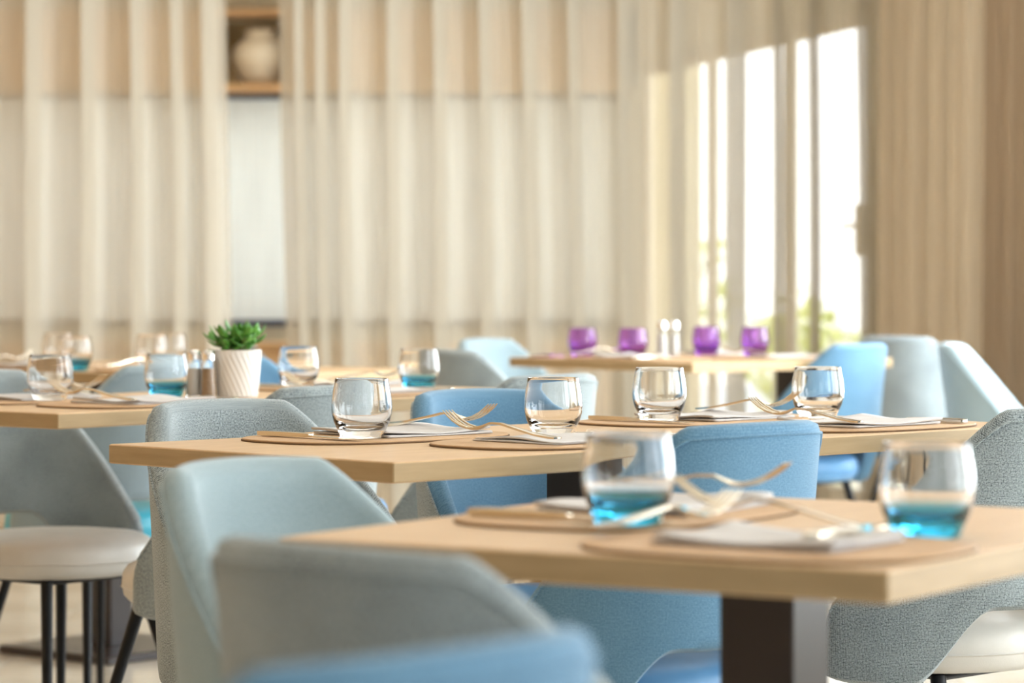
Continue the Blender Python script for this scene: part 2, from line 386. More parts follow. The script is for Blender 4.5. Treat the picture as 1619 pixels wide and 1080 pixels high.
# terrace door: three glazed leaves
a, b_, z0, z1 = openings[5]
D = empty('door_1', (wx((a+b_)/2), (a+b_)/2, 0), ang-PI/2); D['kind'] = 'structure'
L = (b_-a)*Lk; n_ = 3
for k in range(n_):
    p0 = -L/2+L*k/n_; p1 = p0+L/n_
    s = MB(); wd = 0.055 if k else 0.07
    s.box(0.05, 0.08, p0, p0+wd, 0.0, 2.10, bev=0.003); s.box(0.05, 0.08, p1-wd, p1, 0.0, 2.10, bev=0.003)
    s.box(0.05, 0.08, p0+wd, p1-wd, 0.0, 0.10); s.box(0.05, 0.08, p0+wd, p1-wd, 2.03, 2.10)
    lf = obj('door_leaf', s.mesh('door_leaf', M['frame']), D)
    g = MB(); g.box(0.062, 0.068, p0+wd, p1-wd, 0.10, 2.03); obj('pane', g.mesh('pane', M['pane']), lf)
    if k == 0:
        h = MB(); h.box(-0.02, 0.05, p0+0.004, p0+0.10, 1.075, 1.29, bev=0.01); obj('lock_case', h.mesh('lock_case', M['frame']), lf)
        h = MB(); h.tube([(0.0, p0+0.05, 1.20), (-0.05, p0+0.05, 1.20), (-0.05, p0+0.16, 1.20)], 0.009, 8); obj('door_handle', h.mesh('door_handle', M['steel']), lf)
q = MB(); q.box(-3.6, -3.585, -2.7, 11.7, 0, 0.09); structure('baseboard_left', q, M['white_paint'])

# outside: terrace, parapet and shrubs
q = MB(); q.box(0.2, 14, 10.5, 30, -0.25, -0.08); structure('terrace', q, M['terrace'])
leaf_v = [(0, 0, 0), (0.035, 0.05, 0.008), (0, 0.11, 0.0), (-0.035, 0.05, 0.008)]
def shrub(loc, rx, h, n, label):
    e = empty('shrub', loc); tag(e, label, 'shrub', 'yellow-green shrubs outside the terrace door')
    s = MB()
    for k in range(5):
        a = k*1.26; s.tube([(0, 0, 0), (rx*0.3*math.cos(a), rx*0.3*math.sin(a), h*0.5), (rx*0.55*math.cos(a), rx*0.55*math.sin(a), h*0.85)], [0.022, 0.015, 0.006], 6)
    obj('stem', s.mesh('stem', M['bark']), e)
    fo = MB()
    for k in range(n):
        u = random.uniform(-1, 1); a = random.uniform(0, 2*PI); r = random.random()**0.4
        c = Vector((rx*r*math.sqrt(1-u*u)*math.cos(a), rx*r*math.sqrt(1-u*u)*math.sin(a), h*0.58+h*0.42*r*u))
        rot = Matrix.Rotation(random.uniform(0, 6.28), 3, 'Z') @ Matrix.Rotation(random.uniform(-1.2, 1.2), 3, 'X')
        fo.add([rot @ (Vector(p)*random.uniform(0.8, 1.5))+c for p in leaf_v], [(0, 1, 2, 3)])
    f_ = obj('foliage', fo.mesh('foliage', M['shrub']), e); f_['kind'] = 'stuff'
shrub((2.35, 17.0, -0.08), 0.50, 0.95, 420, 'yellow-green shrub outside the terrace door, nearest to its right edge')
shrub((1.75, 18.3, -0.08), 0.40, 0.95, 350, 'low yellow-green shrub outside seen right of the purple glasses')
shrub((1.05, 20.5, -0.08), 0.5, 1.45, 450, 'tall yellow-green shrub outside behind the middle of the sheer curtain')

# ------------------------------------------------------------------ curtains
def catmull(pts, n=6):
    out = []
    for i in range(len(pts)-1):
        p0 = pts[max(i-1, 0)]; p1 = pts[i]; p2 = pts[i+1]; p3 = pts[min(i+2, len(pts)-1)]
        for k in range(n):
            t = k/n
            out.append(tuple(0.5*((2*p1[c])+(-p0[c]+p2[c])*t+(2*p0[c]-5*p1[c]+4*p2[c]-p3[c])*t*t+(-p0[c]+3*p1[c]-3*p2[c]+p3[c])*t*t*t) for c in (0, 1)))
    out.append(pts[-1]); return out
def curtain(name, label, p0, p1, stripes, matl, z0, z1, lean=lambda s: 0.0, seed=1, fold=0.075):
    """cloth from p0 to p1 (plan) with overlapping pleats; stripes = (position along it, width)"""
    rnd = random.Random(seed)
    P0 = Vector(p0); P1 = Vector(p1); L = (P1-P0).length; d = (P1-P0)/L; nrm = Vector((d.y, -d.x))
    pts = [(0.0, 0.004)]
    st = sorted(stripes)
    for i, (c, w) in enumerate(st):
        h = w*0.5; f = fold*rnd.uniform(0.8, 1.2)
        if c-h*1.9 < pts[-1][0]+0.004: pts = pts[:-1] if len(pts) > 1 else pts
        pts += [(c-h*1.5, 0.0), (c+h*0.3, 0.004), (c+h*0.75, -f*0.18), (c-h*0.2, -f*0.5), (c-h*0.9, -f*0.85), (c-h*0.75, -f), (c+h*0.1, -f*0.72), (c+h*1.0, -f*0.22), (c+h*1.5, 0.0)]
        nx = st[i+1][0]-st[i+1][1]*0.75 if i+1 < len(st) else L
        gap = nx-(c+h*1.5)
        if gap > 0.05:
            for t in (0.25, 0.5, 0.75): pts.append((c+h*1.5+gap*t, rnd.uniform(0.004, 0.022)))
    pts = [p for p in pts if p[0] < L-0.006]+[(L, 0.0)]
    prof = catmull(pts, 5)
    v = []; f = []; uv = []
    NZ = 22; N = len(prof)-1; ph = rnd.uniform(0, 6)
    for j in range(NZ+1):
        z = z0+(z1-z0)*j/NZ; t = (z1-z)/(z1-z0); acc = 0.0
        for i, (x, y) in enumerate(prof):
            sway = lean(x/L)*t+0.005*math.sin(z*2.1+x*5+ph)
            p = P0+d*(x+sway)+nrm*(-y)*(0.8+0.35*t)
            if i: acc += math.hypot(x-prof[i-1][0], y-prof[i-1][1])
            v.append((p.x, p.y, z)); uv.append((acc, z))
    for j in range(NZ):
        for i in range(N):
            a = j*(N+1)+i; f.append((a, a+1, a+N+2, a+N+1))
    e = empty(name, ((p0[0]+p1[0])/2, (p0[1]+p1[1])/2, z0)); tag(e, label, 'curtain', 'floor-length pleated curtains')
    me = new_mesh('cloth', [(a-e.location.x, b-e.location.y, c-z0) for a, b, c in v], f, [matl], True, None, uv)
    obj('cloth', me, e)
    h = MB()
    q0 = Vector((p0[0]-e.location.x, p0[1]-e.location.y)); q1 = Vector((p1[0]-e.location.x, p1[1]-e.location.y))
    h.tube([(q0.x, q0.y, z1-z0+0.008), (q1.x, q1.y, z1-z0+0.008)], 0.012, 8)
    obj('curtain_track', h.mesh('curtain_track', M['white_paint']), e)
    return e
CY = 11.9; K = CY/4800.0
def X(px): return (px-809.5)*K
left_st = [(-60, .07), (52, .06), (137, .055), (213, .045), (277, .045), (330, .06)]
xl0 = X(-260)
curtain('curtain', 'cream sheer curtain left of the gap with the vase', (xl0, CY), (X(356), CY), [(X(p)-xl0, w) for p, w in [(-200, .06), (-130, .06)]+left_st], M['sheer'], 0.015, 2.76, lambda s: 0.03*s, seed=3)
mid_st = [(470, .04), (503, .04), (541, .05), (616, .055), (689, .055), (762, .055), (834, .07), (905, .055), (985, .06), (1068, .08), (1160, .10), (1225, .05), (1283, .06), (1365, .07)]
xm0 = X(438)
curtain('curtain', 'wide cream sheer curtain running from the gap across the bright glazed door', (xm0, CY), (X(1400), CY), [(X(p)-xm0, w) for p, w in mid_st], M['sheer'], 0.015, 2.76, lambda s: 0.035*(1-s)+0.01, seed=5)
P0 = (X(1396), CY-0.03); P1 = (1.69, 10.78)
Lr = math.hypot(P1[0]-P0[0], P1[1]-P0[1])
curtain('curtain', 'tan curtain hanging right of the bright glazed door', P0, P1, [(Lr*t, .05) for t in (0.10, 0.27, 0.42, 0.60, 0.78, 0.92)], M['dense'], 0.015, 2.76, lambda s: 0.0, seed=8, fold=0.06)
P2 = (1.70, 10.74); P3 = (1.89, 9.80); Lr = math.hypot(P3[0]-P2[0], P3[1]-P2[1])
curtain('curtain', 'brown finely pleated curtain at the far right edge', P2, P3, [(Lr*(k+0.5)/12, .04) for k in range(12)], M['brown'], 0.015, 2.76, lambda s: 0.0, seed=9, fold=0.045)

# ------------------------------------------------------------------ tables
class Frame:
    """table frame: front corner F, long axis v at angle al, u across (to the left)"""
    def __init__(s, F, al, W, L):
        s.F = Vector(F); s.al = R(al); s.v = Vector((math.cos(s.al), math.sin(s.al))); s.u = Vector((-math.sin(s.al), math.cos(s.al))); s.W = W; s.L = L
    def at(s, v, u, z=0.75):
        p = s.F+s.v*v+s.u*u; return (p.x, p.y, z)
TH = 0.028; TZ = 0.75
def table(fr, label, ped=None):
    c = fr.at(fr.L/2, fr.W/2, 0)
    e = empty('dining_table', c, fr.al); tag(e, label, 'table', 'oak-topped pedestal dining tables')
    W, L = fr.W, fr.L
    q = MB(); q.box(-L/2, L/2, -W/2, W/2, TZ-TH, TZ, bev=0.0018)
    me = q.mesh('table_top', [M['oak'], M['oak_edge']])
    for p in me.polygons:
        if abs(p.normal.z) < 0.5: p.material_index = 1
    obj('table_top', me, e)
    dx, dy = ped if ped else (0, 0)
    q = MB(); q.box(dx-0.04, dx+0.04, dy-0.04, dy+0.04, 0.022, TZ-TH-0.008, bev=0.002); obj('column', q.mesh('column', M['espresso']), e)
    q = MB(); q.box(dx-0.21, dx+0.21, dy-0.21, dy+0.21, 0.0, 0.022, bev=0.004); obj('base_plate', q.mesh('base_plate', M['espresso']), e)
    q = MB(); q.box(dx-0.16, dx+0.16, dy-0.16, dy+0.16, TZ-TH-0.008, TZ-TH); obj('mounting_plate', q.mesh('mounting_plate', M['espresso']), e)
    return e
MID = Frame((-0.155, 3.965), 44.8, 0.61, 1.45)
LEFT = Frame((-0.804, 5.375), 51.0, 0.61, 1.44)
NEAR = Frame((0.31, 2.503), 58.4, 0.62, 0.70)
PUR = Frame((0.505, 8.5), 40.0, 0.80, 0.82)
FAR = Frame((-0.72, 7.40), 51.0, 1.20, 0.75)
table(MID, 'long light oak dining table in focus in the middle with four clear glasses', (-0.02, 0.03))
table(LEFT, 'light oak dining table at the left carrying the potted plant')
table(NEAR, 'nearest oak dining table at lower right, blurred, with two blue-based glasses', (0.02, -0.02))
table(PUR, 'light oak dining table at the back carrying the purple glasses', (0.22, -0.18))
table(FAR, 'oak dining table at the far left behind the potted plant table', (-0.10, 0.06))

# ------------------------------------------------------------------ tableware
def glass_mesh(name, m_, W=0.045, H=0.088):
    k = W/0.045; h = H/0.088
    outer = [(0.0, 0.0006), (0.027, 0.0), (0.0315, 0.0015), (0.033, 0.006), (0.0365, 0.014), (0.041, 0.024), (0.044, 0.035), (0.045, 0.046), (0.0442, 0.058), (0.0425, 0.070), (0.0403, 0.081), (0.0396, 0.0865)]
    rim = [(0.0392, 0.088), (0.0384, 0.0882), (0.0378, 0.0872)]
    inner = [(0.0382, 0.081), (0.0402, 0.070), (0.0418, 0.058), (0.0424, 0.046), (0.0412, 0.036), (0.038, 0.027), (0.033, 0.0205), (0.024, 0.0165), (0.012, 0.0152), (0.0, 0.015)]
    q = MB(); q.lathe([(r*k, z*h) for r, z in outer+rim+inner], 48)
    me = fixn(q.mesh(name, m_)); return smooth_by_angle(me, 60)
G_clear = glass_mesh('tumbler', M['glass']); G_blue = glass_mesh('tumbler', M['glass_blue']); G_pur = glass_mesh('tumbler', M['glass_purple'])
def tumbler(kind, x, y, z, label, group, s=1.0):
    o = obj('tumbler', {'c': G_clear, 'b': G_blue, 'p': G_pur}[kind], None, (x, y, z)); tag(o, label, 'glass', group); o.scale = (s, s, s); return o

def superellipse(a, b, n=4, k=72):
    out = []
    for i in range(k):
        t = 2*PI*i/k; c, s_ = math.cos(t), math.sin(t)
        out.append((a*math.copysign(abs(c)**(2/n), c), b*math.copysign(abs(s_)**(2/n), s_)))
    return out
def prism(mb, loop, z0, z1, mi=0, bev=0.0008):
    n = len(loop); v = []; f = []
    for (sc_, z) in ((1-bev*8, z0), (1, z0+bev), (1, z1-bev), (1-bev*8, z1)): v += [(x*sc_, y*sc_, z) for x, y in loop]
    for j in range(3):
        for i in range(n): f.append((j*n+i, j*n+(i+1) % n, (j+1)*n+(i+1) % n, (j+1)*n+i))
    f.append(tuple(range(n-1, -1, -1))); f.append(tuple(3*n+i for i in range(n)))
    mb.add(v, f, mi)
MATH = 0.0045
q = MB(); prism(q, superellipse(0.212, 0.138, 2.9), 0.0, MATH); mat_me = q.mesh('leather_sheet', M['mat'])
q = MB()
lp = superellipse(0.2125, 0.1385, 2.9); q.tube([(x, y, 0.0014) for x, y in lp]+[(lp[0][0], lp[0][1], 0.0014)], 0.0013, 6, cap=False); edge_me = q.mesh('edge_binding', M['mat_edge'])
def placemat(x, y, z, rz, label, group):
    e = empty('placemat', (x, y, z), rz); tag(e, label, 'placemat', group)
    obj('leather_sheet', mat_me, e); obj('edge_binding', edge_me, e); return e

# fork lying along +y (tines towards +y), origin under the middle of the handle
def strip(pts, n=8):
    """pts: (y, halfwidth, z, thickness, crown)"""
    v = []; f = []
    for (y, w, z, t, cr) in pts:
        for i in range(n+1):
            a = -1+2*i/n; v.append((a*w, y, z+t/2-cr*(1-a*a)))
        for i in range(n+1):
            a = 1-2*i/n; v.append((a*w, y, z-t/2-cr*(1-a*a)))
    m_ = 2*(n+1)
    for j in range(len(pts)-1):
        for i in range(m_): f.append((j*m_+i, j*m_+(i+1) % m_, (j+1)*m_+(i+1) % m_, (j+1)*m_+i))
    f.append(tuple(range(m_-1, -1, -1))); f.append(tuple((len(pts)-1)*m_+i for i in range(m_)))
    return v, f
q = MB()
q.add(*strip([(-0.110, 0.004, 0.0045, 0.0016, 0), (-0.108, 0.008, 0.0040, 0.0024, -0.0003), (-0.098, 0.0098, 0.0038, 0.0028, -0.0006), (-0.07, 0.0085, 0.0052, 0.0028, -0.0005), (-0.03, 0.0052, 0.0105, 0.0030, -0.0003),
              (0.0, 0.0034, 0.0150, 0.0032, 0), (0.02, 0.0033, 0.0145, 0.0030, 0), (0.031, 0.0060, 0.0100, 0.0024, 0.0008), (0.042, 0.0110, 0.0062, 0.0020, 0.0022), (0.053, 0.0128, 0.0050, 0.0018, 0.0026), (0.061, 0.0130, 0.0058, 0.0018, 0.0024)]))
fork_me = smooth_by_angle(fixn(q.mesh('fork_handle', M['steel'])), 50)
tine_me = []
for k in range(4):
    x0 = -0.0105+0.007*k; q = MB()
    zc = 0.0024*(1-((x0)/0.013)**2)
    pts = [(0.058, 0.0060-zc), (0.072, 0.0085-zc), (0.086, 0.0135-zc*0.5), (0.099, 0.0205), (0.107, 0.0262)]
    rr = [0.0019, 0.0018, 0.0016, 0.0013, 0.0007]
    q.tube([(x0*(1-0.02*i), y_, z_) for i, (y_, z_) in enumerate(pts)], rr, 8); tine_me.append(smooth_by_angle(q.mesh('tine', M['steel']), 60))
def fork(x, y, z, rz, label, group, pitch=0.0):
    e = empty('fork', (x, y, z), rz); e.rotation_euler = (pitch, 0, rz); tag(e, label, 'fork', group)
    obj('handle', fork_me, e)
    for t in tine_me: obj('tine', t, e)
    return e
# knife along +y, blade towards +y
q = MB(); q.add(*strip([(-0.112, 0.004, 0.0050, 0.003, 0), (-0.109, 0.0085, 0.0050, 0.0060, 0), (-0.09, 0.0095, 0.0052, 0.0070, 0), (-0.04, 0.0075, 0.0052, 0.0066, 0), (-0.008, 0.0062, 0.0050, 0.0060, 0), (0.004, 0.0050, 0.0050, 0.0045, 0)]))
knife_h = smooth_by_angle(fixn(q.mesh('handle', M['steel'])), 50)
q = MB(); q.add(*strip([(0.003, 0.0045, 0.0045, 0.0022, 0), (0.02, 0.0085, 0.0040, 0.0016, 0), (0.06, 0.0100, 0.0036, 0.0012, 0), (0.095, 0.0095, 0.0034, 0.0010, 0), (0.112, 0.0060, 0.0034, 0.0008, 0), (0.118, 0.0012, 0.0034, 0.0006, 0)]))
knife_b = smooth_by_angle(fixn(q.mesh('blade', M['steel'])), 50)
def knife(x, y, z, rz, label, group, pitch=0.0):
    e = empty('knife', (x, y, z), rz); e.rotation_euler = (pitch, 0, rz); tag(e, label, 'knife', group)
    obj('handle', knife_h, e); obj('blade', knife_b, e); return e
# folded paper napkin: two thin wavy leaves joined at a fold
def napkin_mesh(seed):
    rnd = random.Random(seed); nx, ny = 22, 14; W, D = 0.105, 0.085
    v = []; f = []
    layers = (0.0006, 0.0026, 0.0036, 0.0058)
    ph = rnd.uniform(0, 6)
    for li, zl in enumerate(layers):
        for j in range(ny+1):
            for i in range(nx+1):
                x = -W+2*W*i/nx; y = -D+2*D*j/ny
                lift = (li/3.0)*(0.0022*math.sin(x*34+ph)+0.0016*math.sin(y*40+ph*2)+0.0035*max(0, abs(x)/W-0.7)*3*(0.5+0.5*math.sin(y*30+ph)))
                sh = 0.004*li*(rnd.random()*0.0+1)
                v.append((x+sh*0.4, y-sh*0.3, zl+max(lift, -0.0006*li)))
    n1 = (nx+1)*(ny+1)
    for (a, b) in ((0, 1), (2, 3)):
        for j in range(ny):
            for i in range(nx):
                p = j*(nx+1)+i
                f.append((a*n1+p, a*n1+p+nx+1, a*n1+p+nx+2, a*n1+p+1)); f.append((b*n1+p, b*n1+p+1, b*n1+p+nx+2, b*n1+p+nx+1))
        rimi = [i for i in range(nx+1)]+[j*(nx+1)+nx for j in range(1, ny+1)]+[ny*(nx+1)+i for i in range(nx-1, -1, -1)]+[j*(nx+1) for j in range(ny-1, 0, -1)]
        m_ = len(rimi)
        for k in range(m_): f.append((a*n1+rimi[k], a*n1+rimi[(k+1) % m_], b*n1+rimi[(k+1) % m_], b*n1+rimi[k]))
    me = new_mesh('napkin', v, f, [M['napkin']], True); return me
NAP = [napkin_mesh(k) for k in range(3)]
def napkin(x, y, z, rz, label, group, k=0, s=1.0):
    o = obj('napkin', NAP[k % 3], None, (x, y, z), rz); o.scale = (s, s, 1); tag(o, label, 'napkin', group); return o

WHERE = {}
def setting(fr, side, v0, names, gname, fv=0.0, mat_u=0.155, k=0, fpitch=0.0, do_fork=True, do_knife=True):
    """side +1: diner on the near/right long edge facing +u; side -1: diner on the far/left edge facing -u. names: adjectives for labels"""
    where = names
    if side > 0: u0 = mat_u; face = fr.al; fo, kn = -0.135, 0.135
    else: u0 = fr.W-mat_u; face = fr.al+PI; fo, kn = 0.135, -0.135
    x, y, _ = fr.at(v0, u0); placemat(x, y, TZ, face, 'tan oval placemat %s' % where, 'tan placemats on the '+gname)
    x, y, _ = fr.at(v0+(0.055 if side < 0 else -0.005), u0); napkin(x, y, TZ+MATH+0.0002, face+0.03*(k-1), 'white paper napkin %s' % where, 'napkins on the '+gname, k)
    zf = TZ+MATH
    if do_fork:
        x, y, _ = fr.at(v0+fo+fv, u0+0.0*side); fork(x, y, zf+0.0135, face+0.05, 'steel fork %s' % where, 'forks on the '+gname, fpitch)
    if do_knife:
        x, y, _ = fr.at(v0+kn, u0); knife(x, y, zf-0.0005, face, 'steel knife %s' % where, 'knives on the '+gname)

setting(MID, -1, 0.385, 'by the clear glass nearest the left corner of the middle table', 'middle table', fpitch=0.06, k=0)
setting(MID, 1, 0.485, 'at the near edge of the middle table, beside its front corner', 'middle table', fpitch=0.05, k=1)
setting(MID, -1, 1.10, 'under the middle table glass directly below the salt and pepper shakers', 'middle table', fpitch=0.06, k=2)
setting(MID, 1, 1.16, 'at the right end of the middle table beside its rightmost glass', 'middle table', fpitch=0.05, k=0)
TB = TZ
tumbler('c', -0.2213, 4.469, TZ+MATH+0.0001, 'clear tumbler nearest the left corner of the middle table', 'clear tumblers on the middle table')
tumbler('c', 0.0630, 4.640, TZ+0.0001, 'clear tumbler second from the left on the middle table, before the light blue chair', 'clear tumblers on the middle table')
tumbler('c', 0.2430, 5.006, TZ+MATH+0.0001, 'clear tumbler on the middle table directly below the salt and pepper shakers', 'clear tumblers on the middle table')
tumbler('c', 0.5230, 5.192, TZ+0.0001, 'clear tumbler furthest right on the middle table, before the rounded blue chair', 'clear tumblers on the middle table')

setting(LEFT, -1, 0.30, 'at the near left end of the plant table, far side', 'plant table', fpitch=0.06, k=1)
setting(LEFT, 1, 0.36, 'on the plant table by its front corner', 'plant table', fpitch=0.05, k=2)
setting(LEFT, -1, 1.20, 'on the plant table just right of the plant pot', 'plant table', fpitch=0.06, k=0)
setting(LEFT, 1, 1.00, 'on the plant table by its right-hand blue-based glass', 'plant table', fpitch=0.05, k=1)
tumbler('c', -0.889, 5.839, TZ+MATH+0.0001, 'clear tumbler near the front corner of the plant table', 'tumblers on the plant table')
tumbler('b', -0.695, 6.107, TZ+0.0001, 'blue-based tumbler left of the salt and pepper shakers on the plant table', 'tumblers on the plant table')
tumbler('c', -0.458, 6.51, TZ+MATH+0.0001, 'clear tumbler just right of the plant pot', 'tumblers on the plant table')
tumbler('b', -0.1995, 6.51, TZ+0.0001, 'blue-based tumbler at the right end of the plant table', 'tumblers on the plant table')

setting(NEAR, -1, 0.40, 'at the left corner of the nearest table', 'nearest table', fpitch=0.05, k=2)
# setting laid for the chair on the front-left edge of the nearest table
def place(fr, v, u, deg, where, gname, k=0, ms=1.0, cutlery=True, fo=0.135):
    """setting whose diner looks along the plan angle deg; the mat's long side runs across it"""
    x, y, _ = fr.at(v, u); a = R(deg)-PI/2; rx, ry = math.cos(a), math.sin(a)
    pm = placemat(x, y, TZ, a, 'tan oval placemat %s' % where, 'tan placemats on the '+gname); pm.scale = (ms, 1, 1)
    napkin(x, y, TZ+MATH+0.0002, a+0.03*(k-1), 'white paper napkin %s' % where, 'napkins on the '+gname, k, 0.85)
    if cutlery:
        fork(x-rx*fo, y-ry*fo, TZ+MATH+0.0115, a, 'steel fork %s' % where, 'forks on the '+gname, 0.03)
        knife(x+rx*fo, y+ry*fo, TZ+MATH, a, 'steel knife %s' % where, 'knives on the '+gname)
place(NEAR, 0.142, 0.172, 58.4, 'at the front edge of the nearest table, between its two glasses', 'nearest table', 0, 0.80, False)
x, y, _ = NEAR.at(0.206, 0.118); knife(x, y, TZ+MATH+0.0065, NEAR.al-R(90), 'steel knife pointing away at the front corner of the nearest table', 'knives on the nearest table')
x, y, _ = NEAR.at(0.200, 0.318); fork(x, y, TZ+MATH+0.0075, NEAR.al-R(90)-0.15, 'steel fork below the left blue-based glass of the nearest table', 'forks on the nearest table')
x, y, _ = NEAR.at(0.335, 0.275); fork(x, y, TZ+0.0105, NEAR.al+0.05, 'steel fork between the two glasses of the nearest table, tines up', 'forks on the nearest table', 0.10)
tumbler('b', 0.1115, 2.92, TZ+MATH+0.0001, 'large blurred blue-based tumbler on the left of the nearest table', 'blue-based tumblers on the nearest table')
tumbler('b', 0.385, 2.82, TZ+0.0001, 'large blurred blue-based tumbler on the right of the nearest table', 'blue-based tumblers on the nearest table')

place(PUR, 0.155, 0.43, 40, 'at the left end of the purple-glass table', 'purple-glass table', 0)
place(PUR, 0.50, 0.155, 130, 'at the near edge of the purple-glass table', 'purple-glass table', 1)
x, y, _ = PUR.at(0.72, 0.64); napkin(x, y, TZ+0.0001, PUR.al, 'white paper napkin on the bare wood behind the rightmost purple glass', 'napkins on the purple-glass table', 2, 0.8)
x, y, _ = PUR.at(0.10, 0.72); knife(x, y, TZ+0.0001, PUR.al-1.3, 'steel knife at the left corner of the purple-glass table', 'knives on the purple-glass table')
tumbler('p', 0.213, 9.143, TZ+0.0001, 'purple tumbler furthest left at the back', 'purple tumblers', 1.0)
tumbler('p', 0.362, 9.085, TZ+0.0001, 'second purple tumbler from the left', 'purple tumblers', 1.0)
tumbler('p', 0.600, 9.365, TZ+0.0001, 'third purple tumbler, just right of the shakers', 'purple tumblers', 1.0)
tumbler('p', 0.745, 9.300, TZ+0.0001, 'purple tumbler furthest right at the back', 'purple tumblers', 1.0)

place(FAR, 0.155, 0.82, 51, 'at the front edge of the far left table, left one', 'far left table', 2)
place(FAR, 0.155, 0.31, 51, 'at the front edge of the far left table, right one', 'far left table', 1)
tumbler('c', -1.233, 8.253, TZ+0.0001, 'blurred clear tumbler furthest left on the far left table', 'tumblers on the far left table')
tumbler('b', -1.123, 7.805, TZ+0.0001, 'blurred blue-based tumbler on the far left table', 'tumblers on the far left table')
tumbler('c', -0.956, 8.054, TZ+0.0001, 'blurred clear tumbler on the far left table above the blue-based glass', 'tumblers on the far left table')
tumbler('c', -0.923, 8.207, TZ+0.0001, 'blurred clear tumbler on the far left table left of the shakers', 'tumblers on the far left table')

# shakers
def shaker(x, y, H, content, label, group):
    e = empty('shaker', (x, y, TZ)); tag(e, label, 'shaker', group)
    k = H/0.105
    q = MB(); q.lathe([(r, z*k) for r, z in [(0.0, 0.0005), (0.0165, 0.0), (0.018, 0.002), (0.0172, 0.02), (0.0152, 0.06), (0.0135, 0.083), (0.0122, 0.083), (0.0138, 0.06), (0.0158, 0.02), (0.0158, 0.006), (0.0, 0.005)]], 28)
    obj('body', smooth_by_angle(fixn(q.mesh('body', M['glass'])), 50), e)
    q = MB(); q.lathe([(r, z*k) for r, z in [(0.0, 0.0062), (0.0150, 0.007), (0.0140, 0.045), (0.0128, 0.064), (0.0, 0.065)]], 24)
    obj('seasoning', smooth_by_angle(q.mesh('seasoning', content), 50), e)
    q = MB(); q.lathe([(r, z*k) for r, z in [(0.0, 0.082), (0.0148, 0.082), (0.0150, 0.093), (0.0135, 0.099), (0.009, 0.103), (0.0, 0.105)]], 28)
    obj('cap', smooth_by_angle(q.mesh('cap', M['chrome']), 50), e)
g_ = 'salt and pepper shakers'
shaker(-0.636, 6.08, 0.097, M['salt'], 'glass salt shaker with steel cap left of the plant pot, outer one', g_)
shaker(-0.605, 6.06, 0.097, M['pepper'], 'glass pepper shaker with steel cap touching distance from the plant pot', g_)
shaker(0.450, 9.107, 0.113, M['salt'], 'steel-capped shaker between the purple glasses, left of the pair', g_)
shaker(0.487, 9.12, 0.113, M['salt'], 'steel-capped shaker between the purple glasses, right of the pair', g_)

# potted succulent
P = empty('potted_plant', (-0.553, 6.10, TZ)); tag(P, 'green jade succulent in a white diagonally ribbed pot', 'plant')
def ribs(a, z):
    return 1+0.045*(abs(math.sin(a*13+z*130))-0.5)*(1 if 0.004 < z < 0.088 else 0)
pp = [(0.0, 0.0), (0.040, 0.0)]+[(0.0415+0.0075*min(1, t/10), 0.002+0.0105*t*0.88) for t in [i*0.4 for i in range(25)]]+[(0.0495, 0.0955), (0.0455, 0.0955), (0.044, 0.083), (0.0, 0.083)]
q = MB(); q.lathe(pp, 156, rmod=ribs); obj('pot', smooth_by_angle(fixn(q.mesh('pot', M['ceramic'])), 70), P)
q = MB(); q.lathe([(0.0, 0.0832), (0.043, 0.0835), (0.030, 0.087), (0.0, 0.089)], 24); obj('soil', q.mesh('soil', M['soil']), P)
# fleshy leaf mesh
lv = []; lfc = []
nl, nw = 7, 6
for j in range(nl+1):
    t = j/nl; w = 0.0088*math.sin(PI*min(1, t*0.93+0.05))**0.75; z = 0.010*t*t
    for i in range(nw):
        a = 2*PI*i/nw; lv.append((w*math.cos(a), 0.033*t, z+0.0026*math.sin(a)*math.sin(PI*min(1, t*0.95+0.04))))
for j in range(nl):
    for i in range(nw): lfc.append((j*nw+i, j*nw+(i+1) % nw, (j+1)*nw+(i+1) % nw, (j+1)*nw+i))
lfc.append(tuple(range(nw-1, -1, -1))); lfc.append(tuple(nl*nw+i for i in range(nw)))
leaf_me = new_mesh('leaf', lv, lfc, [M['leaf']], True)
rnd = random.Random(11)
sm = MB()
for s_ in range(13):
    a = s_*2.4; rr = 0.036*math.sqrt((s_+0.5)/13); hh = 0.056-0.020*(rr/0.036)**2+rnd.uniform(-0.006, 0.008)
    b0 = Vector((rr*0.55*math.cos(a), rr*0.55*math.sin(a), 0.083)); b1 = Vector((rr*1.4*math.cos(a), rr*1.4*math.sin(a), 0.083+hh*0.82))
    sm.tube([b0, (b0+b1)/2+Vector((0, 0, 0.004)), b1], [0.0028, 0.0024, 0.0018], 6)
    for k in range(8):
        t = 0.35+0.65*k/7; c = b0.lerp(b1, t); az = a+k*1.57+rnd.uniform(-0.3, 0.3); el = R(2+58*t*(1-rr/0.06))+rnd.uniform(-0.2, 0.2)
        o = obj('leaf', leaf_me, P, c); o.rotation_euler = (el, rnd.uniform(-0.3, 0.3), az); sca = rnd.uniform(0.75, 1.1); o.scale = (sca, sca, sca)
obj('stems', sm.mesh('stems', M['stem']), P)

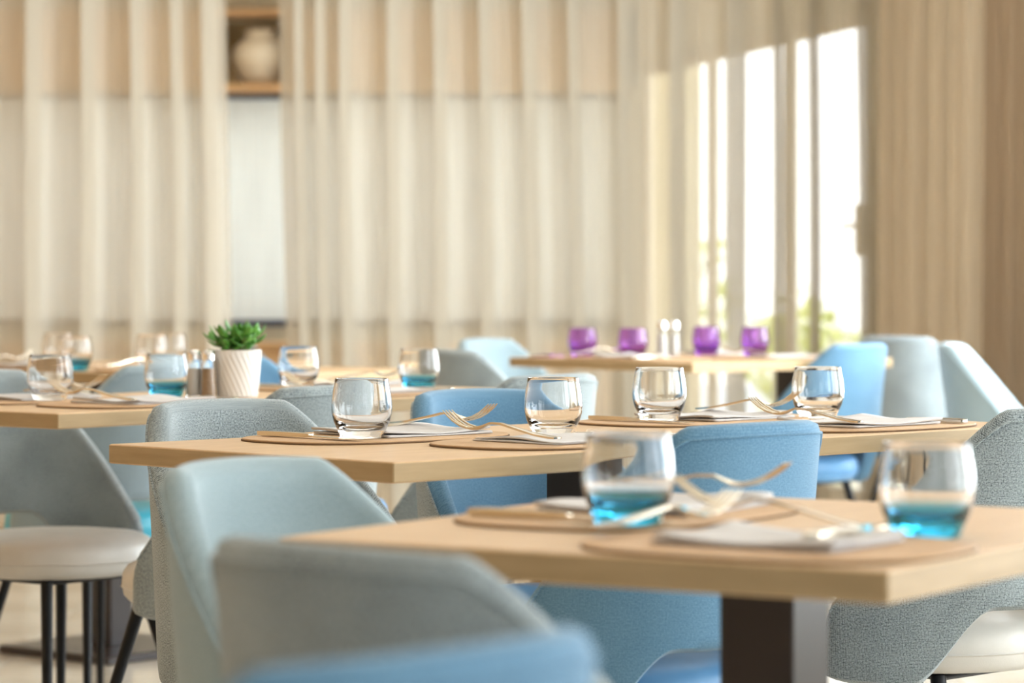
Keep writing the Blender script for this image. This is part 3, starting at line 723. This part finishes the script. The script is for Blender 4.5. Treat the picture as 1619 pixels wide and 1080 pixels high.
# ------------------------------------------------------------------ chairs
SEAT_Z = 0.47
def smooth01(t): t = max(0.0, min(1.0, t)); return t*t*(3-2*t)
def shell_mesh(m_out, m_in, m_rim):
    """upholstered wrap-round back; seat centre at the origin, facing +y"""
    NPH = 72; NT = 18; PHM = R(96)
    def top(ph):
        a = abs(ph); flat = R(32)
        if a < flat: return 0.797-0.004*(a/flat)**2
        t = (a-flat)/(PHM-flat)
        # rounded shoulder, then a straight falling line to the seat side
        return 0.793-0.335*(t**1.3)*(1.0-0.06*math.sin(PI*t))
    def bot(ph):
        a = abs(ph)
        arch = smooth01((a-R(30))/R(32))
        return 0.492*(1-arch)+0.375*arch+0.02*smooth01((a-R(85))/R(25))
    def pt(ph, z, off):
        h = (z-0.375)/(0.80-0.375)
        w = 0.222-0.006*h+off; b = 0.225+0.055*h+off
        s_, c_ = math.sin(ph), math.cos(ph)
        ex = 0.86
        x = w*math.copysign(abs(s_)**ex, s_); y = -b*math.copysign(abs(c_)**ex, c_) if c_ > 0 else 0.20*abs(c_)**ex
        return Vector((x, y, z))
    TK = 0.017
    v = []; uv = []; mi = []; f = []
    ring = []          # cross-section loop parameters: outer up, rim, inner down, bottom
    for k in range(NT+1): ring.append(('o', k/NT))
    ring += [('r', 0.25), ('r', 0.5), ('r', 0.75)]
    for k in range(NT, -1, -1): ring.append(('i', k/NT))
    ring += [('b', 0.5)]
    n = len(ring)
    for i in range(NPH+1):
        ph = -PHM+2*PHM*i/NPH; zt = top(ph)-TK*0.9; zb = bot(ph)+0.008
        zt = max(zt, zb+0.02)
        sc_ = 1.0 if 1 < i < NPH-1 else (0.75 if i in (1, NPH-1) else 0.35)
        arc = ph*0.24
        for (kind, t) in ring:
            if kind == 'o': z = zb+(zt-zb)*t; off = TK*sc_
            elif kind == 'i': z = zb+(zt-zb)*t; off = -TK*sc_
            elif kind == 'r': a = PI*t; z = zt+TK*sc_*math.sin(a); off = TK*sc_*math.cos(a)
            else: z = zb-0.008; off = 0.0
            p = pt(ph, z, off); v.append(tuple(p)); uv.append((arc+(0.5 if kind == 'i' else 0), z+off))
    for i in range(NPH):
        for k in range(n):
            a = i*n+k; b = i*n+(k+1) % n; f.append((a, a+n, b+n, b))
            kd = ring[k][0]; kd2 = ring[(k+1) % n][0]
            mi.append(1 if kd == 'i' and kd2 == 'i' else (0 if kd == 'o' and kd2 == 'o' else 2))
    f.append(tuple(range(n))); mi.append(0); f.append(tuple(NPH*n+k for k in range(n-1, -1, -1))); mi.append(0)
    me = new_mesh('backrest', v, f, [m_out, m_in, m_rim], False, mi, uv)
    import bmesh
    bm = bmesh.new(); bm.from_mesh(me); bmesh.ops.recalc_face_normals(bm, faces=bm.faces); bm.to_mesh(me); bm.free()
    smooth_by_angle(me, 60)
    # piping line along outer edge of rim
    q = MB(); pts = []
    for i in range(2, NPH-1):
        ph = -PHM+2*PHM*i/NPH; zt = max(top(ph)-TK*0.9, bot(ph)+0.028); p = pt(ph, zt, TK+0.0004); pts.append(p)
    q.tube(pts, 0.0022, 6); return me, q
def build_chair(kind, m_out, m_in, m_rim, m_seat, m_pipe):
    me, pq = shell_mesh(m_out, m_in, m_rim)
    pipe = pq.mesh('piping', m_pipe)
    q = MB(); q.lathe([(0.0, 0.388), (0.16, 0.388), (0.188, 0.392), (0.200, 0.405), (0.204, 0.425), (0.202, 0.445), (0.194, 0.458), (0.176, 0.467), (0.12, 0.473), (0.0, 0.475)], 48)
    seat = smooth_by_angle(q.mesh('seat', m_seat), 60)
    q = MB(); q.lathe([(0.2025, 0.418), (0.2058, 0.4205), (0.2025, 0.423)], 48); seam = q.mesh('seam', m_seat)
    q = MB(); q.box(-0.12, 0.12, -0.12, 0.12, 0.378, 0.3885, bev=0.004); under = q.mesh('under_frame', M['black'])
    legs = []
    for sx in (-1, 1):
        for sy in (-1, 1):
            q = MB(); q.tube([(sx*0.125, sy*0.115, 0.385), (sx*0.205, sy*0.205, 0.0)], [0.0125, 0.0085], 12); legs.append(smooth_by_angle(q.mesh('leg', M['black']), 50))
    return dict(back=me, pipe=pipe, seat=seat, seam=seam, under=under, legs=legs)
KITS = {}
def kit(shell, seat):
    key = (shell, seat)
    if key not in KITS:
        S = {'grey': ('grey', 'grey', 'grey'), 'blue': ('blue', 'blue', 'blue'), 'greyblue': ('greyblue', 'greyblue', 'greyblue'), 'pale': ('pale', 'pale', 'pale'),
             'greyout_blue': ('grey', 'blue', 'blue'), 'greyout_pale': ('grey', 'greyblue', 'grey')}[shell]
        KITS[key] = build_chair(shell, M[S[0]], M[S[1]], M[S[2]], M[seat], M[S[0]])
    return KITS[key]
def chair(x, y, heading, shell, seat, label, sc_=1.0):
    """heading: degrees of the facing direction in plan (0 = +x)"""
    k = kit(shell, seat)
    e = empty('dining_chair', (x, y, 0), R(heading)-PI/2); tag(e, label, 'chair', 'upholstered wrap-back dining chairs')
    b = obj('backrest', k['back'], e); obj('piping', k['pipe'], b)
    s_ = obj('seat', k['seat'], e); obj('seam', k['seam'], s_); obj('under_frame', k['under'], e)
    for l_ in k['legs']: obj('leg', l_, e)
    e.scale = (sc_, sc_, sc_)
    return e
hm = MID.al/PI*180
CH = [
 (-0.285, 4.62, hm-90, 'grey', 'cream_leather', 'grey tweed chair behind the left corner of the middle table, facing right'),
 (-0.520, 5.64, 141, 'grey', 'cream_leather', 'grey tweed chair with its back to the camera below the potted plant'),
 (0.108, 5.06, hm-90, 'greyout_blue', 'blue_leather', 'light blue chair with grey outer shell behind the middle of the middle table'),
 (-0.110, 6.24, 141, 'greyout_pale', 'cream_leather', 'grey-rimmed pale chair directly behind the light blue chair of the middle table'),
 (-0.072, 3.10, -31.6, 'pale', 'cream_leather', 'large pale grey blurred chair at the left corner of the nearest table'),
 (0.045, 2.42, 46, 'grey', 'cream_leather', 'large dark grey blurred chair in front of the nearest table'),
 (-0.235, 1.79, 140, 'blue', 'blue_leather', 'heavily blurred blue chair cut off by the bottom edge, nearest the camera'),
 (0.150, 4.27, hm+90, 'blue', 'blue_leather', 'blue chair between the middle and nearest tables, back to the camera'),
 (0.655, 4.78, hm+90, 'grey', 'cream_leather', 'grey tweed chair cut off by the right edge beside the nearest table'),
 (-0.935, 6.20, -39, 'grey', 'cream_leather', 'grey chair at the left edge with cream seat beneath the plant table'),
 (-0.96, 6.97, 140, 'greyblue', 'teal_leather', 'pale blue-grey chair with teal seat under the plant table'),
 (-0.50, 7.22, -39, 'blue', 'blue_leather', 'blue chair mostly hidden behind the plant pot'),
 (0.03, 8.30, 35, 'grey', 'cream_leather', 'dark grey blurred chair at the left end of the purple-glass table'),
 (0.12, 9.40, -35, 'pale', 'cream_leather', 'pale blue blurred chair behind the dark grey one left of the purple glasses'),
 (0.825, 9.03, 140, 'blue', 'blue_leather', 'rounded blue blurred chair right of the purple glasses, behind the rightmost clear tumbler'),
 (1.42, 10.15, 50, 'grey', 'blue_leather', 'dark grey-blue blurred chair right of the rounded blue chair'),
 (1.54, 8.85, -15, 'pale', 'cream_leather', 'whitish blurred chair at the far right beside the brown curtain'),
 (-0.95, 13.3, 10, 'greyblue', 'blue_leather', 'blue-grey chair seen through the curtain gap below the white blind'),
]
for c in CH: chair(*c[:6], **({'sc_': 0.9} if c[1] > 12 else {}))
